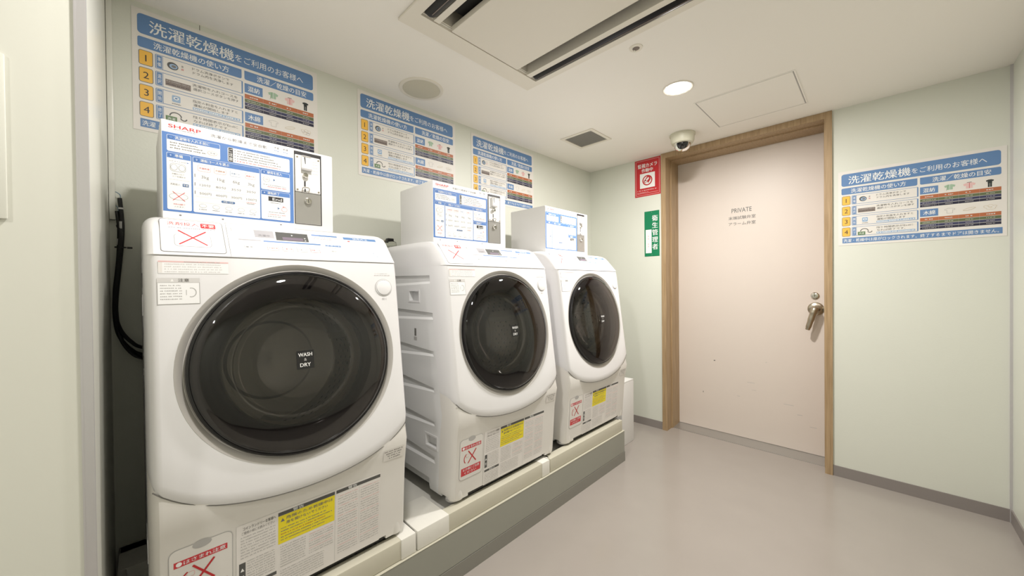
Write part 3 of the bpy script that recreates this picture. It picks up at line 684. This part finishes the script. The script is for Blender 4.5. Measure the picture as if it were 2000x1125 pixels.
    P.rect(-.329, .188, -.244, .258, 'i_lgrey', 1); P.rect(-.3275, .1895, -.2455, .245, 'i_pwhite', 2); P.rect(-.329, .246, -.244, .258, 'i_vlg', 2)
    P.text('注意', -.288, -.266, .252, .009, 'i_grey', 3, .03); P.poly([(-.303, .2485), (-.2965, .2485), (-.29975, .256)], 'i_wt', 3)
    for k in range(6): P.marks(-.323, -.281, .238-.0072*k, .0034, 'i_lgrey', 3, k)
    for k in range(12):
        a, c_ = math.radians(-110+k*18), math.radians(-110+(k+1)*18); P.line(-.262+.010*math.cos(a), .219+.012*math.sin(a), -.262+.010*math.cos(c_), .219+.012*math.sin(c_), .002, 'i_lgrey', 3)
    P.line(-.272, .226, -.272, .212, .0012, 'i_lgrey', 3)
    P.part('notice_label'); P.rect(-.326, .300, -.180, .3035, 'i_pink', 1); P.marks(-.275, -.20, .3017, .003, 'i_lgrey', 2, 2)
    P.rect(-.326, .270, -.180, .2995, 'i_pwhite', 1); P.rect(-.326, .272, -.318, .2995, 'i_band', 2)
    for k in range(4): P.marks(-.314, -.195, .295-.0068*k, .0036, 'i_vlg', 2, 9+k)
    P.part('button_caption'); P.marks(.25, .31, .271, .003, 'i_lgrey', 1, 4); P.marks(.252, .30, .278, .003, 'i_vlg', 1, 6); P.text('開く', .274, .292, .183, .008, 'i_lgrey', 1)
    P.build(root, MP)
    # slope: detergent sign, display, buttons
    P = Print(); P.part('detergent_sign'); P.rr(-.320, .010, -.181, .142, 'i_grey', 1, .008); P.rr(-.3185, .0115, -.1825, .1405, 'i_pwhite', 2, .007)
    P.text('洗剤投入', -.304, -.236, .124, .014, 'i_red2', 3, -.005); P.rr(-.232, .112, -.198, .132, 'i_red', 3, .003); P.text('不要', -.229, -.201, .122, .014, 'i_wt', 4, .03)
    P.marks(-.302, -.20, .107, .005, 'i_lgrey2', 3, 3)
    P.rr(-.292, .032, -.212, .082, 'i_lgrey2', 3, .01); P.rr(-.2905, .0335, -.2135, .0805, 'i_pwhite', 4, .009)
    P.cross(-.282, .040, -.222, .096, .0035, 'i_red', 5)
    P.part('drawer_seam').rect(-.1725, .0, -.1717, .145, 'i_mgrey', 1)
    P.part('control_overlay'); P.rr(-.160, .004, .300, .134, 'i_wt', 1, .006)
    P.part('brand_plate'); P.rect(-.103, .090, -.050, .124, 'i_lgrey2', 2); P.text('洗濯中', -.094, -.062, .100, .010, 'i_mgrey', 3)
    P.part('display'); P.poly([(-.046, .083), (.0505, .083), (.052, .123), (-.044, .123)], 'i_dkgrey', 2); P.rect(-.027, .086, .034, .100, 'i_lcd', 3); P.poly([(.001, .107), (.001, .114), (.006, .1105)][::-1], 'i_wt', 3)
    P.poly([(.037, .101), (.043, .101), (.040, .096)][::-1], 'i_wt', 3); P.poly([(.037, .087), (.043, .087), (.040, .092)], 'i_wt', 3)
    P.part('heading_strip'); P.rect(-.147, .0735, -.090, .0785, 'i_lgrey2', 2); P.rect(-.083, .0715, .085, .0775, 'i_mblue', 2); P.rect(.01, .0715, .085, .0775, 'i_blue', 3); P.rect(.065, .118, .151, .125, 'i_mblue', 2); P.rect(.090, .1185, .151, .1245, 'i_blue', 3)
    P.rect(.100, .068, .153, .0755, 'i_blue', 2); P.rect(.172, .111, .296, .124, 'i_blue', 2); P.text('使用方法', .206, .262, .1175, .008, 'i_wt', 3)
    P.text('スタート', .103, .150, .0717, .006, 'i_wt', 3)
    P.marks(.066, .15, .112, .004, 'i_mpink', 2, 1); P.marks(.066, .13, .104, .004, 'i_mpink', 2, 2); P.marks(.112, .134, .0625, .004, 'i_grey', 2, 5)
    for k in range(3):
        for q in range(5): P.ell(.198+.020*q, .099-.018*k, .006, .004, 'i_lgrey2', 2, 10); P.ell(.198+.020*q, .099-.018*k, .005, .003, 'i_wt', 3, 10)
    P.rect(.184, .100, .192, .105, 'i_red2', 3)
    for (u0, u1, c_, t_) in ((-.136, -.112, 'i_lgrey2', '電源'), (-.077, -.046, 'i_mpink', '洗濯乾燥'), (-.036, -.005, 'i_mpink', '少量洗濯'), (.006, .037, 'i_mgrey', '洗濯のみ'), (.046, .076, 'i_red2', '乾燥のみ'), (.111, .135, 'i_lgrey2', '開始'), (.264, .281, 'i_dblue', '')):
        v0, v1 = (.033, .055) if t_ else (.028, .049)
        P.part('course_button'); P.frame(u0, v0, u1, v1, .0011, c_, 'i_wt', 2, .004)
        if t_: P.text(t_, u0+.003, u1-.003, (v0+v1)/2, .007, c_ if c_ != 'i_lgrey2' else 'i_mgrey', 4)
    P.build(root, MS)
    # lower panel prints: plane through x=.684@.30 .. .7035@.56
    u2 = Vector((.0195, 0, .26)).normalized(); n2 = Vector((.26, 0, -.0195)).normalized(); o2 = Vector((.6845-XR, 0, .30-Z0))
    ML = frame_mtx(o2+n2*.0008, yu, u2, n2)
    P = Print(); P.part('instruction_label')
    P.rr(-.180, .010, .239, .262, 'i_band', 1, .004)
    P.text('コインランドリーお客様へ', -.165, -.085, .249, .010, 'i_grey', 3, .01); P.text('ご使用の前にお読みください', -.168, -.088, .236, .009, 'i_grey', 3)
    for k in range(8): P.marks(-.170, -.085, .224-.0085*k, .0034, 'i_lgrey', 3, k)
    P.rect(-.174, .090, -.159, .150, 'i_dkgrey', 2); P.poly([(-.171, .125), (-.162, .125), (-.1665, .135)], 'i_wt', 3); P.text('警告', -.171, -.162, .108, .012, 'i_wt', 3)
    for k in range(9): P.marks(-.155, -.087, .150-.0075*k, .0032, 'i_lgrey', 3, 20+k)
    P.rect(-.174, .070, -.083, .080, 'i_dkgrey', 2); P.text('故障かな', -.145, -.11, .075, .008, 'i_wt', 3)
    for k in range(7): P.marks(-.172, -.085, .062-.0078*k, .0034, 'i_lgrey', 3, 40+k)
    P.rect(-.079, .245, .082, .256, 'i_dkgrey', 2); P.text('警告', -.040, -.010, .2505, .009, 'i_wt', 3, .02)
    for k in range(9): P.marks(-.073, -.004, .148-.0078*k, .0032, 'i_lgrey', 3, 60+k); P.marks(.006, .078, .148-.0078*k, .0032, 'i_lgrey' if k % 3 else 'i_pink', 3, 70+k)
    for k in range(7): P.marks(-.073, .05, .072-.0078*k, .0032, 'i_lgrey', 3, 80+k)
    P.rect(.087, .245, .238, .256, 'i_dkgrey', 2); P.text('警告', .125, .155, .2505, .009, 'i_wt', 3, .02)
    for k in range(24): P.marks(.093, .158, .234-.0085*k, .0034, 'i_lgrey' if k % 4 else 'i_pink', 3, 90+k); P.marks(.168, .234, .234-.0085*k, .0034, 'i_lgrey' if k % 5 else 'i_pink', 3, 120+k)
    P.rect(.0835, .015, .0842, .256, 'i_lgrey', 2); P.rect(.1625, .05, .1630, .243, 'i_lgrey', 2)
    P.part('yellow_warning'); P.rect(-.079, .158, .082, .2445, 'i_hl', 2)
    P.poly([(-.073, .226), (-.062, .226), (-.0675, .236)], 'i_grey', 3)
    P.text('危険のため乾燥中は', -.058, .076, .233, .010, 'i_grey', 3, .01); P.text('扉を開けないで', -.058, .02, .219, .010, 'i_grey', 3, .01); P.text('ください', .024, .060, .219, .010, 'i_grey', 3, .01)
    for k in range(5): P.marks(-.072, .055+.02*(k % 2), .205-.009*k, .0036, 'i_grey' if k != 2 else 'i_orange', 3, 150+k)
    P.part('warning_sticker'); P.rr(-.319, .082, -.188, .262, 'i_lgrey', 1, .016, '1111'); P.rr(-.3175, .0835, -.1895, .2605, 'i_lowp', 2, .015)
    P.ell(-.253, .256, .020, .011, 'i_lgrey', 3, 20)
    P.rect(-.309, .214, -.200, .230, 'i_red2', 3); P.text('はさまれ注意', -.290, -.204, .222, .011, 'i_pwhite', 4, .02); P.ell(-.299, .222, .006, .006, 'i_pwhite', 4, 12)
    P.cross(-.272, .150, -.228, .205, .005, 'i_cred', 4)
    for k in range(6):
        a, c_ = math.radians(110+k*20), math.radians(110+(k+1)*20); P.line(-.276+.018*math.cos(a), .172+.022*math.sin(a), -.276+.018*math.cos(c_), .172+.022*math.sin(c_), .004, 'i_cred', 4)
    P.frame(-.285, .178, -.268, .192, .0015, 'i_pink', 'i_lowp', 4, .004)
    P.rect(-.309, .100, -.200, .134, 'i_red2', 3); P.text('お子様にご注意', -.300, -.208, .125, .011, 'i_pwhite', 4, .02); P.text('ください', -.290, -.225, .110, .011, 'i_pwhite', 4, .02)
    P.build(root, ML)
    u3 = Vector((.0175, 0, .10)).normalized(); n3 = Vector((.10, 0, -.0175)).normalized(); o3 = Vector((.704-XR, 0, .56-Z0))
    ML = frame_mtx(o3+n3*.0008, yu, u3, n3); P = Print()
    P.part('serial_label'); P.rect(.246, .036, .325, .078, 'i_band', 1)
    for k in range(4): P.marks(.250+.006*k, .322-.004*k, .071-.009*k, .005, 'i_grey', 2, 160+k)
    P.build(root, ML)
    # feet and base shade
    for (x, y) in ((.642, -.315), (.642, .315), (.085, -.315), (.085, .315)):
        b = MB(); b.lathe([(.030, .001), (.033, .004), (.033, .016), (.028, .02)], 'black' if 0 else 'i_lgrey', 20, None, w_(x, y, Z0), True); b.build('foot', root)
    b = MB(); 
    for sg in (-1, 1): b.lathe([(.036, .010), (.038, .02), (.038, .05), (.034, .11)], 'lowpanel', 24, None, w_(.650, sg*.309, Z0), True)
    b.build('foot_cover', root)
    b = MB(); b.box(*w_(.06, -.30, .290), *w_(.668, .30, .3135), 'black'); b.build('base_plate_shade', root)  # black base, its colour stands in for shade in the gap above the pan
    # hand holds on the side
    for (x0, x1, z0, z1) in ((.362, .445, 1.155, 1.200), (.492, .578, .500, .548)):
        for sg in (-1, 1):
            b = MB(); ya, yb = sorted((sg*(HW-.001), sg*(HW+.0015)))
            for (a, c_, d_, e) in ((x0-.008, x1+.008, z1, z1+.008), (x0-.008, x1+.008, z0-.008, z0), (x0-.008, x0, z0, z1), (x1, x1+.008, z0, z1)): b.box(*w_(a, ya, d_), *w_(c_, yb, e), 'white')
            b.build('hand_hold', root)
    for sg in (-1, 1):
        b = MB(); ya, yb = sorted((sg*(HW-.001), sg*(HW+.0012))); b.box(*w_(.405, ya, .990), *w_(.420, yb, 1.025), 'slotdark'); b.box(*w_(.400, ya, .970), *w_(.425, yb, .985), 'i_lgrey'); b.build('side_slot', root)
    return root
INKX = flat('ink_lower', (222, 219, 214), .4); M['i_lowp'] = INKX
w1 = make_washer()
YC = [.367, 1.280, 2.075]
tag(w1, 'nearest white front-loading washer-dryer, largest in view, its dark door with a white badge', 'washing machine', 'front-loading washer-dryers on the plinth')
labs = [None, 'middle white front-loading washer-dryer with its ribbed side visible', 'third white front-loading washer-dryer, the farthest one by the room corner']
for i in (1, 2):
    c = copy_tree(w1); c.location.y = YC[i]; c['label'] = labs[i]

# ================================================================== COIN BOXES
def make_box():
    X0, X1 = .20, .50; ZB = 1.4305; Wd = .474
    r = empty('coin_box', ((X0+X1)/2, .056+Wd/2, ZB)); f = (X1-X0)/2; h = Wd/2; top = .288
    b = MB(); b.bbox(-f, -h, 0, f, h, top, 'boxwhite', .006); b.build('cabinet', r)
    MX = frame_mtx((f+.0006, -h, -.0035), *FW)
    P = Print(); P.part('instruction_panel').rr(.002, .004, .341, .288, 'i_pwhite', 1, .001, th=.0005)
    P.rect(.003, .024, .340, .2545, 'i_pblue', 2)
    P.part('brand_lettering').text('SHARP', .017, .090, .2745, .0105, 'i_red', 3, .02, 3, lat=True); P.marks(.028, .078, .2655, .002, 'i_mgrey', 3, 1)
    P.part('title_lettering').text('洗濯から乾燥まで全自動', .113, .262, .2715, .010, 'i_mgrey', 3, -.01, 2); P.text('洗濯', .283, .297, .277, .007, 'i_mgrey', 3); P.text('6kg', .283, .297, .268, .006, 'i_mblue', 3)
    P.line(.303, .265, .305, .281, .0006, 'i_mgrey', 3); P.text('乾燥', .310, .325, .277, .007, 'i_mgrey', 3); P.text('3kg', .310, .324, .268, .006, 'i_mblue', 3)
    def field(n, u0, v0, u1, v1, hd, title, num=''):
        P.part(n).rr(u0, v0, u1, v1, 'i_wt', 3, .004); P.rr(u0+.0008, hd, u1-.0008, v1-.0008, 'i_pblue', 4, .0034, '1100')
        P.ell(u0+.009, (hd+v1)/2, .006, .005, 'i_pdark', 5, 14); P.ell(u0+.009, (hd+v1)/2, .0048, .004, 'i_pblue', 6, 14)
        if num: P.text(num, u0+.0072, u0+.0108, (hd+v1)/2, .0055, 'i_wt', 7, 0, 2, lat=True)
        P.text(title, u0+.018, u0+.018+.0088*len(title), (hd+v1)/2, .009, 'i_wt', 5, .02)
    field('preparation_field', .013, .200, .136, .248, .234, '洗濯物を入れる前に', '')
    for k in range(3): P.marks(.020, .085+.008*k, .226-.0075*k, .0042, 'i_grey', 4, k)
    P.ell(.117, .216, .012, .007, 'i_mtan', 4, 20); P.ell(.117, .216, .0112, .0062, 'i_wt', 5, 20); P.text('洗浄', .110, .124, .216, .005, 'i_mgrey', 6)
    P.part('caution_field').rr(.155, .200, .329, .246, 'i_wt', 3, .004); P.rect(.157, .201, .1685, .245, 'i_ink', 4); P.vtext('ご注意', .1628, .243, .203, .009, 'i_wt', 5, .03)
    for k in range(5): P.ell(.174, .239-.0082*k, .0013, .0013, 'i_ink', 4, 8); P.marks(.179, .270+.012*k if k < 4 else .30, .239-.0082*k, .0040, 'i_grey' if k < 4 else 'i_mpink', 4, 7+k)
    field('first_step_field', .012, .030, .066, .196, .1805, '準備', '1')
    P.marks(.018, .055, .172, .003, 'i_lgrey2', 4, 2); P.rr(.019, .142, .054, .166, 'i_mgrey', 4, .008); P.rr(.0198, .1428, .0532, .1652, 'i_wt', 5, .007)
    for u in (.028, .045): P.ell(u, .154, .0075, .009, 'i_mgrey', 6, 16); P.ell(u, .154, .0067, .0082, 'i_wt', 7, 16)
    P.poly([(.057, .170), (.057, .174), (.061, .172)][::-1], 'i_pblue', 4); P.text('衣類を入れて', .023, .050, .135, .0045, 'i_grey', 4); P.text('ドアを閉める', .025, .053, .1275, .0045, 'i_grey', 4)
    P.rect(.016, .118, .062, .1183, 'i_mgrey', 4); P.text('洗剤投入', .019, .041, .1045, .006, 'i_mgrey', 4); P.rr(.046, .100, .060, .109, 'i_dblue', 4, .001); P.text('不要', .0475, .0585, .1045, .006, 'i_wt', 5, .02)
    P.ell(.037, .069, .021, .010, 'i_mgrey', 4, 20); P.ell(.037, .069, .0203, .0093, 'i_wt', 5, 20); P.cross(.024, .057, .051, .083, .0013, 'i_red', 6)
    P.text('洗剤は自動で', .025, .051, .0465, .0045, 'i_red2', 4); P.text('入ります。', .027, .050, .039, .0045, 'i_grey', 4)
    field('course_field', .070, .029, .240, .196, .1795, '運転コースを選ぶ', '2')
    cols = [(.081, .112, 'i_red2', '洗濯乾燥', '3kg', '120分', '500円'), (.120, .150, 'i_orange', '洗濯乾燥', '1kg', '80分', '400円'), (.160, .188, 'i_blue', '洗濯のみ', '6kg', '35分', '300円'), (.200, .228, 'i_red', '乾燥のみ', '3kg', '30分', '100円')]
    for u0, u1, c_, a, kg, mn, yen in cols:
        P.frame(u0, .155, u1, .173, .0006, 'i_mpink' if c_ != 'i_blue' else 'i_mblue', 'i_wt', 4, .004); P.text(a, u0+.003, u1-.003, .164, .0055, c_, 6)
        c0 = (u0+u1)/2+.002
        P.text(kg, c0-.009, c0+.009, .1385, .0095, 'i_mgrey', 4, 0, 2, lat=True); P.text(mn, c0-.013, c0+.013, .1135, .0085, 'i_mgrey', 4, 0, 2); P.text(yen, c0-.014, c0+.014, .088, .0085, 'i_mgrey', 4, 0, 2)
    for v in (.1275, .102, .077, .060): P.rect(.073, v, .236, v+.0003, 'i_lgrey2', 4)
    for v in (.140, .114, .089): P.rect(.0735, v-.005, .0752, v+.005, 'i_mgrey', 4)
    P.marks(.203, .230, .0775, .0025, 'i_red2', 5, 3); P.marks(.203, .225, .0735, .0025, 'i_mgrey', 5, 4)
    P.rr(.137, .0665, .172, .0735, 'i_dblue', 5, .003); P.text('衣類の目安', .142, .167, .070, .005, 'i_wt', 6)
    for k in range(5): P.ell(.092+.032*k, .050, .009, .006, 'i_mgrey', 4, 14); P.ell(.092+.032*k, .050, .0084, .0054, 'i_wt', 5, 14); P.marks(.083+.032*k, .101+.032*k, .039, .003, 'i_mgrey', 4, k)
    field('payment_field', .2435, .130, .329, .195, .1805, '硬貨を投入', '3')
    P.ell(.259, .164, .010, .009, 'i_mgrey', 4, 20); P.ell(.259, .164, .0092, .0082, 'i_wt', 5, 20); P.text('100', .2535, .2645, .164, .005, 'i_mgrey', 6, lat=True); P.poly([(.279, .161), (.279, .169), (.285, .165)][::-1], 'i_dblue', 4)
    P.marks(.250, .318, .146, .003, 'i_grey', 4, 5); P.marks(.262, .318, .140, .003, 'i_red2', 4, 6)
    field('finish_field', .2435, .030, .329, .126, .1115, '運転終了', '4')
    P.rect(.264, .0925, .308, .1075, 'i_ink', 4); P.text('End', .276, .304, .100, .010, 'i_wt', 5, 0, 2, lat=True); P.marks(.27, .30, .087, .0028, 'i_mgrey', 4, 5)
    P.poly([(.291, .066), (.291, .074), (.297, .070)][::-1], 'i_dblue', 4); P.ell(.311, .068, .009, .008, 'i_mpink', 4, 16); P.ell(.311, .068, .008, .007, 'i_wt', 5, 16); P.text('開く', .306, .316, .0765, .005, 'i_red2', 6)
    P.marks(.265, .312, .055, .003, 'i_mgrey', 4, 9); P.marks(.262, .318, .047, .003, 'i_mpink', 4, 10); P.marks(.262, .30, .040, .003, 'i_mgrey', 4, 11)
    P.part('screw')
    for u in (.040, .140, .300): P.ell(u, .015, .003, .0022, 'i_mgrey', 2, 10)
    P.build(r, MX)
    # coin mechanism, set into a dark recess
    def q(u, v, n): return (f+n, -h+u, v-.0035)
    b = MB(); b.box(*q(.3435, .0245, -.002), *q(.4335, .283, .0008), 'i_ink'); b.build('recess', r)
    b = MB(); b.bbox(*q(.3455, .026, 0), *q(.4295, .1375, .0035), 'steel', .001, 1); b.build('steel_plate', r)
    b = MB(); b.bbox(*q(.3455, .1385, 0), *q(.4285, .270, .0055), 'boxwhite', .002, 1)
    b.build('coin_plate', r)
    for (u, v) in ((.352, .262), (.422, .262), (.352, .146), (.422, .146)):
        b = MB(); b.lathe([(.003, 0), (.003, .0012), (.0001, .0015)], 'nickel', 12, (yu, Vector((0, 0, 1)), Vector((1, 0, 0))), q(u, v, .0055)); b.build('screw', r)
    b = MB(); b.bbox(*q(.364, .216, .005), *q(.397, .268, .016), 'boxwhite', .003, 1); b.box(*q(.364, .216, .008), *q(.397, .2225, .0165), 'i_lgrey'); b.add([q(.3715, .262, .0164), q(.3755, .262, .0164), q(.3765, .238, .0164), q(.3745, .238, .0164)], [(0, 3, 2, 1)], 'i_ink'); b.box(*q(.366, .2635, .010), *q(.394, .2655, .0168), 'nickel'); b.build('coin_slot', r)
    AXF = (yu, Vector((0, 0, 1)), Vector((1, 0, 0)))
    b = MB(); b.lathe([(.009, 0), (.009, .010), (.0065, .013), (.0001, .013)], 'chrome', 18, AXF, q(.377, .198, .0055)); b.build('return_button', r)
    b = MB(); b.box(*q(.3735, .160, .0056), *q(.3785, .179, .0062), 'i_ink'); b.box(*q(.3745, .141, .0056), *q(.3785, .152, .0062), 'i_ink'); b.build('slot_window', r)
    b = MB(); b.tube([q(.3665, .139, .006), q(.3665, .152, .014), q(.372, .1545, .016), q(.384, .1545, .016), q(.3885, .152, .014), q(.3885, .139, .006)], .0013, 'nickel', 6); b.build('coin_guard', r)
    b = MB(); b.lathe([(.012, 0), (.012, .006), (.0095, .010), (.008, .010), (.0078, .007), (.0001, .007)], 'chrome', 24, AXF, q(.386, .108, .0035)); b.box(*q(.385, .102, .0105), *q(.387, .114, .0108), 'i_ink'); b.build('key_lock', r)
    for v in (.252, .243, .232, .221, .209): 
        pass
    b = MB(); 
    for v in (.252, .243, .232, .221, .209): b.box(*q(.401, v, .0055), *q(.421, v+.0008, .0057), 'i_lgrey')
    b.build('printed_notes', r)
    return r
cb = make_box(); tag(cb, 'white coin box with instruction panel on top of the nearest washer', 'coin box', 'coin boxes on the washers')
for i, lab in ((1, 'white coin box with instruction panel on top of the middle washer'), (2, 'white coin box with instruction panel on top of the third washer')):
    c = copy_tree(cb); c.location.y = cb.location.y+YC[i]-YC[0]+(.004 if i == 1 else .028); c['label'] = lab

# ================================================================== CABLES, TAP, SMALL BOX
cbl = tag(empty('cable_bundle', (.035, -.035, 1.2)), 'black cable bundle with white tags curving down the wall beside the nearest washer', 'cables')
def cp(p): return (p[0]-.035, p[1]+.035, p[2]-1.2)
routes = [[(.030, -.036, 1.552), (.033, -.032, 1.49), (.034, -.031, 1.42), (.033, -.040, 1.30), (.034, -.047, 1.22), (.034, -.050, 1.14), (.034, -.040, 1.05), (.030, -.012, .99), (.022, .02, .966), (.020, .09, .945)],
          [(.024, -.043, 1.505), (.026, -.040, 1.47), (.025, -.0385, 1.42), (.024, -.044, 1.30), (.022, -.051, 1.22), (.022, -.054, 1.14), (.022, -.045, 1.06), (.020, -.016, 1.005), (.014, .02, .978), (.012, .09, .96)],
          [(.018, -.041, 1.455), (.040, -.035, 1.42), (.043, -.044, 1.30), (.044, -.051, 1.22), (.044, -.052, 1.14), (.042, -.040, 1.08), (.036, -.015, 1.035), (.025, .015, 1.008), (.022, .09, .99)]]
for rt, rad in zip(routes, (.0062, .0058, .0062)):
    b = MB(); b.tube([cp(p) for p in bez(rt, 8)], rad, 'cable', 10); b.build('cable', cbl)
for z, y in ((1.575, -.037), (1.525, -.043), (1.475, -.041)):
    b = MB(); b.tube([cp(p) for p in bez([(.016, -.050, z), (.019, -.044, z-.001), (.022, y+.002, z-.010), (.026, y+.003, z-.026)], 6)], .0016, 'wire', 6); b.build('wire', cbl)
for (x, y, z, r_, hgt) in ((.0318, -.0335, 1.515, .0068, .006), (.0330, -.0318, 1.455, .0068, .026), (.0245, -.0395, 1.395, .0064, .022)):
    b = MB(); b.lathe([(r_, -hgt/2), (r_, hgt/2)], 'tag', 12, None, cp((x, y, z)), True); b.build('cable_tag', cbl)
b = MB(); b.lathe([(.0155, -.002), (.0155, .002)], 'cable', 14, None, cp((.033, -.036, 1.375)), True); b.bbox(*cp((.030, -.020, 1.371)), *cp((.036, -.006, 1.378)), 'cable', .001, 1); b.build('cable_tie', cbl)

tp = tag(empty('water_tap', (.0, 1.0, 1.46)), 'black tap with grey hose elbow on the wall behind the nearest and middle washers', 'tap')
b = MB(); b.lathe([(.020, 0), (.020, .006), (.010, .008), (.010, .03)], 'nickel', 20, (yu, Vector((0, 0, 1)), Vector((1, 0, 0))), (0, 0, .012), True); b.build('wall_flange', tp)
b = MB(); b.bbox(.028, -.024, -.004, .056, .012, .030, 'black', .004); b.tube([(.042, .006, .02), (.044, .03, .008)], .003, 'black', 6); b.build('valve', tp)
b = MB(); b.tube(bez([(.045, -.02, .004), (.047, .004, .004), (.050, .017, -.002), (.052, .010, -.009), (.052, -.04, -.010), (.052, -.095, -.03), (.052, -.13, -.12)], 6), .0125, 'hose', 14); b.build('hose_elbow', tp)
b = MB(); b.lathe([(.0140, -.004), (.0140, .004)], 'chrome', 16, (Vector((1, 0, 0)), Vector((0, 0, 1)), Vector((0, -1, 0))), (.050, -.012, -.009), True); b.build('hose_clamp', tp)

wb = tag(empty('slim_box', (.31, 2.64, 0)), 'slim white box standing on the floor past the third washer', 'box')
b = MB(); b.bbox(-.30, -.10, 0, .30, .088, .470, 'boxwhite', .006); b.build('shell', wb)
b = MB(); b.bbox(-.299, -.099, .468, .299, .087, .482, 'boxwhite', .004); b.build('lid', wb)
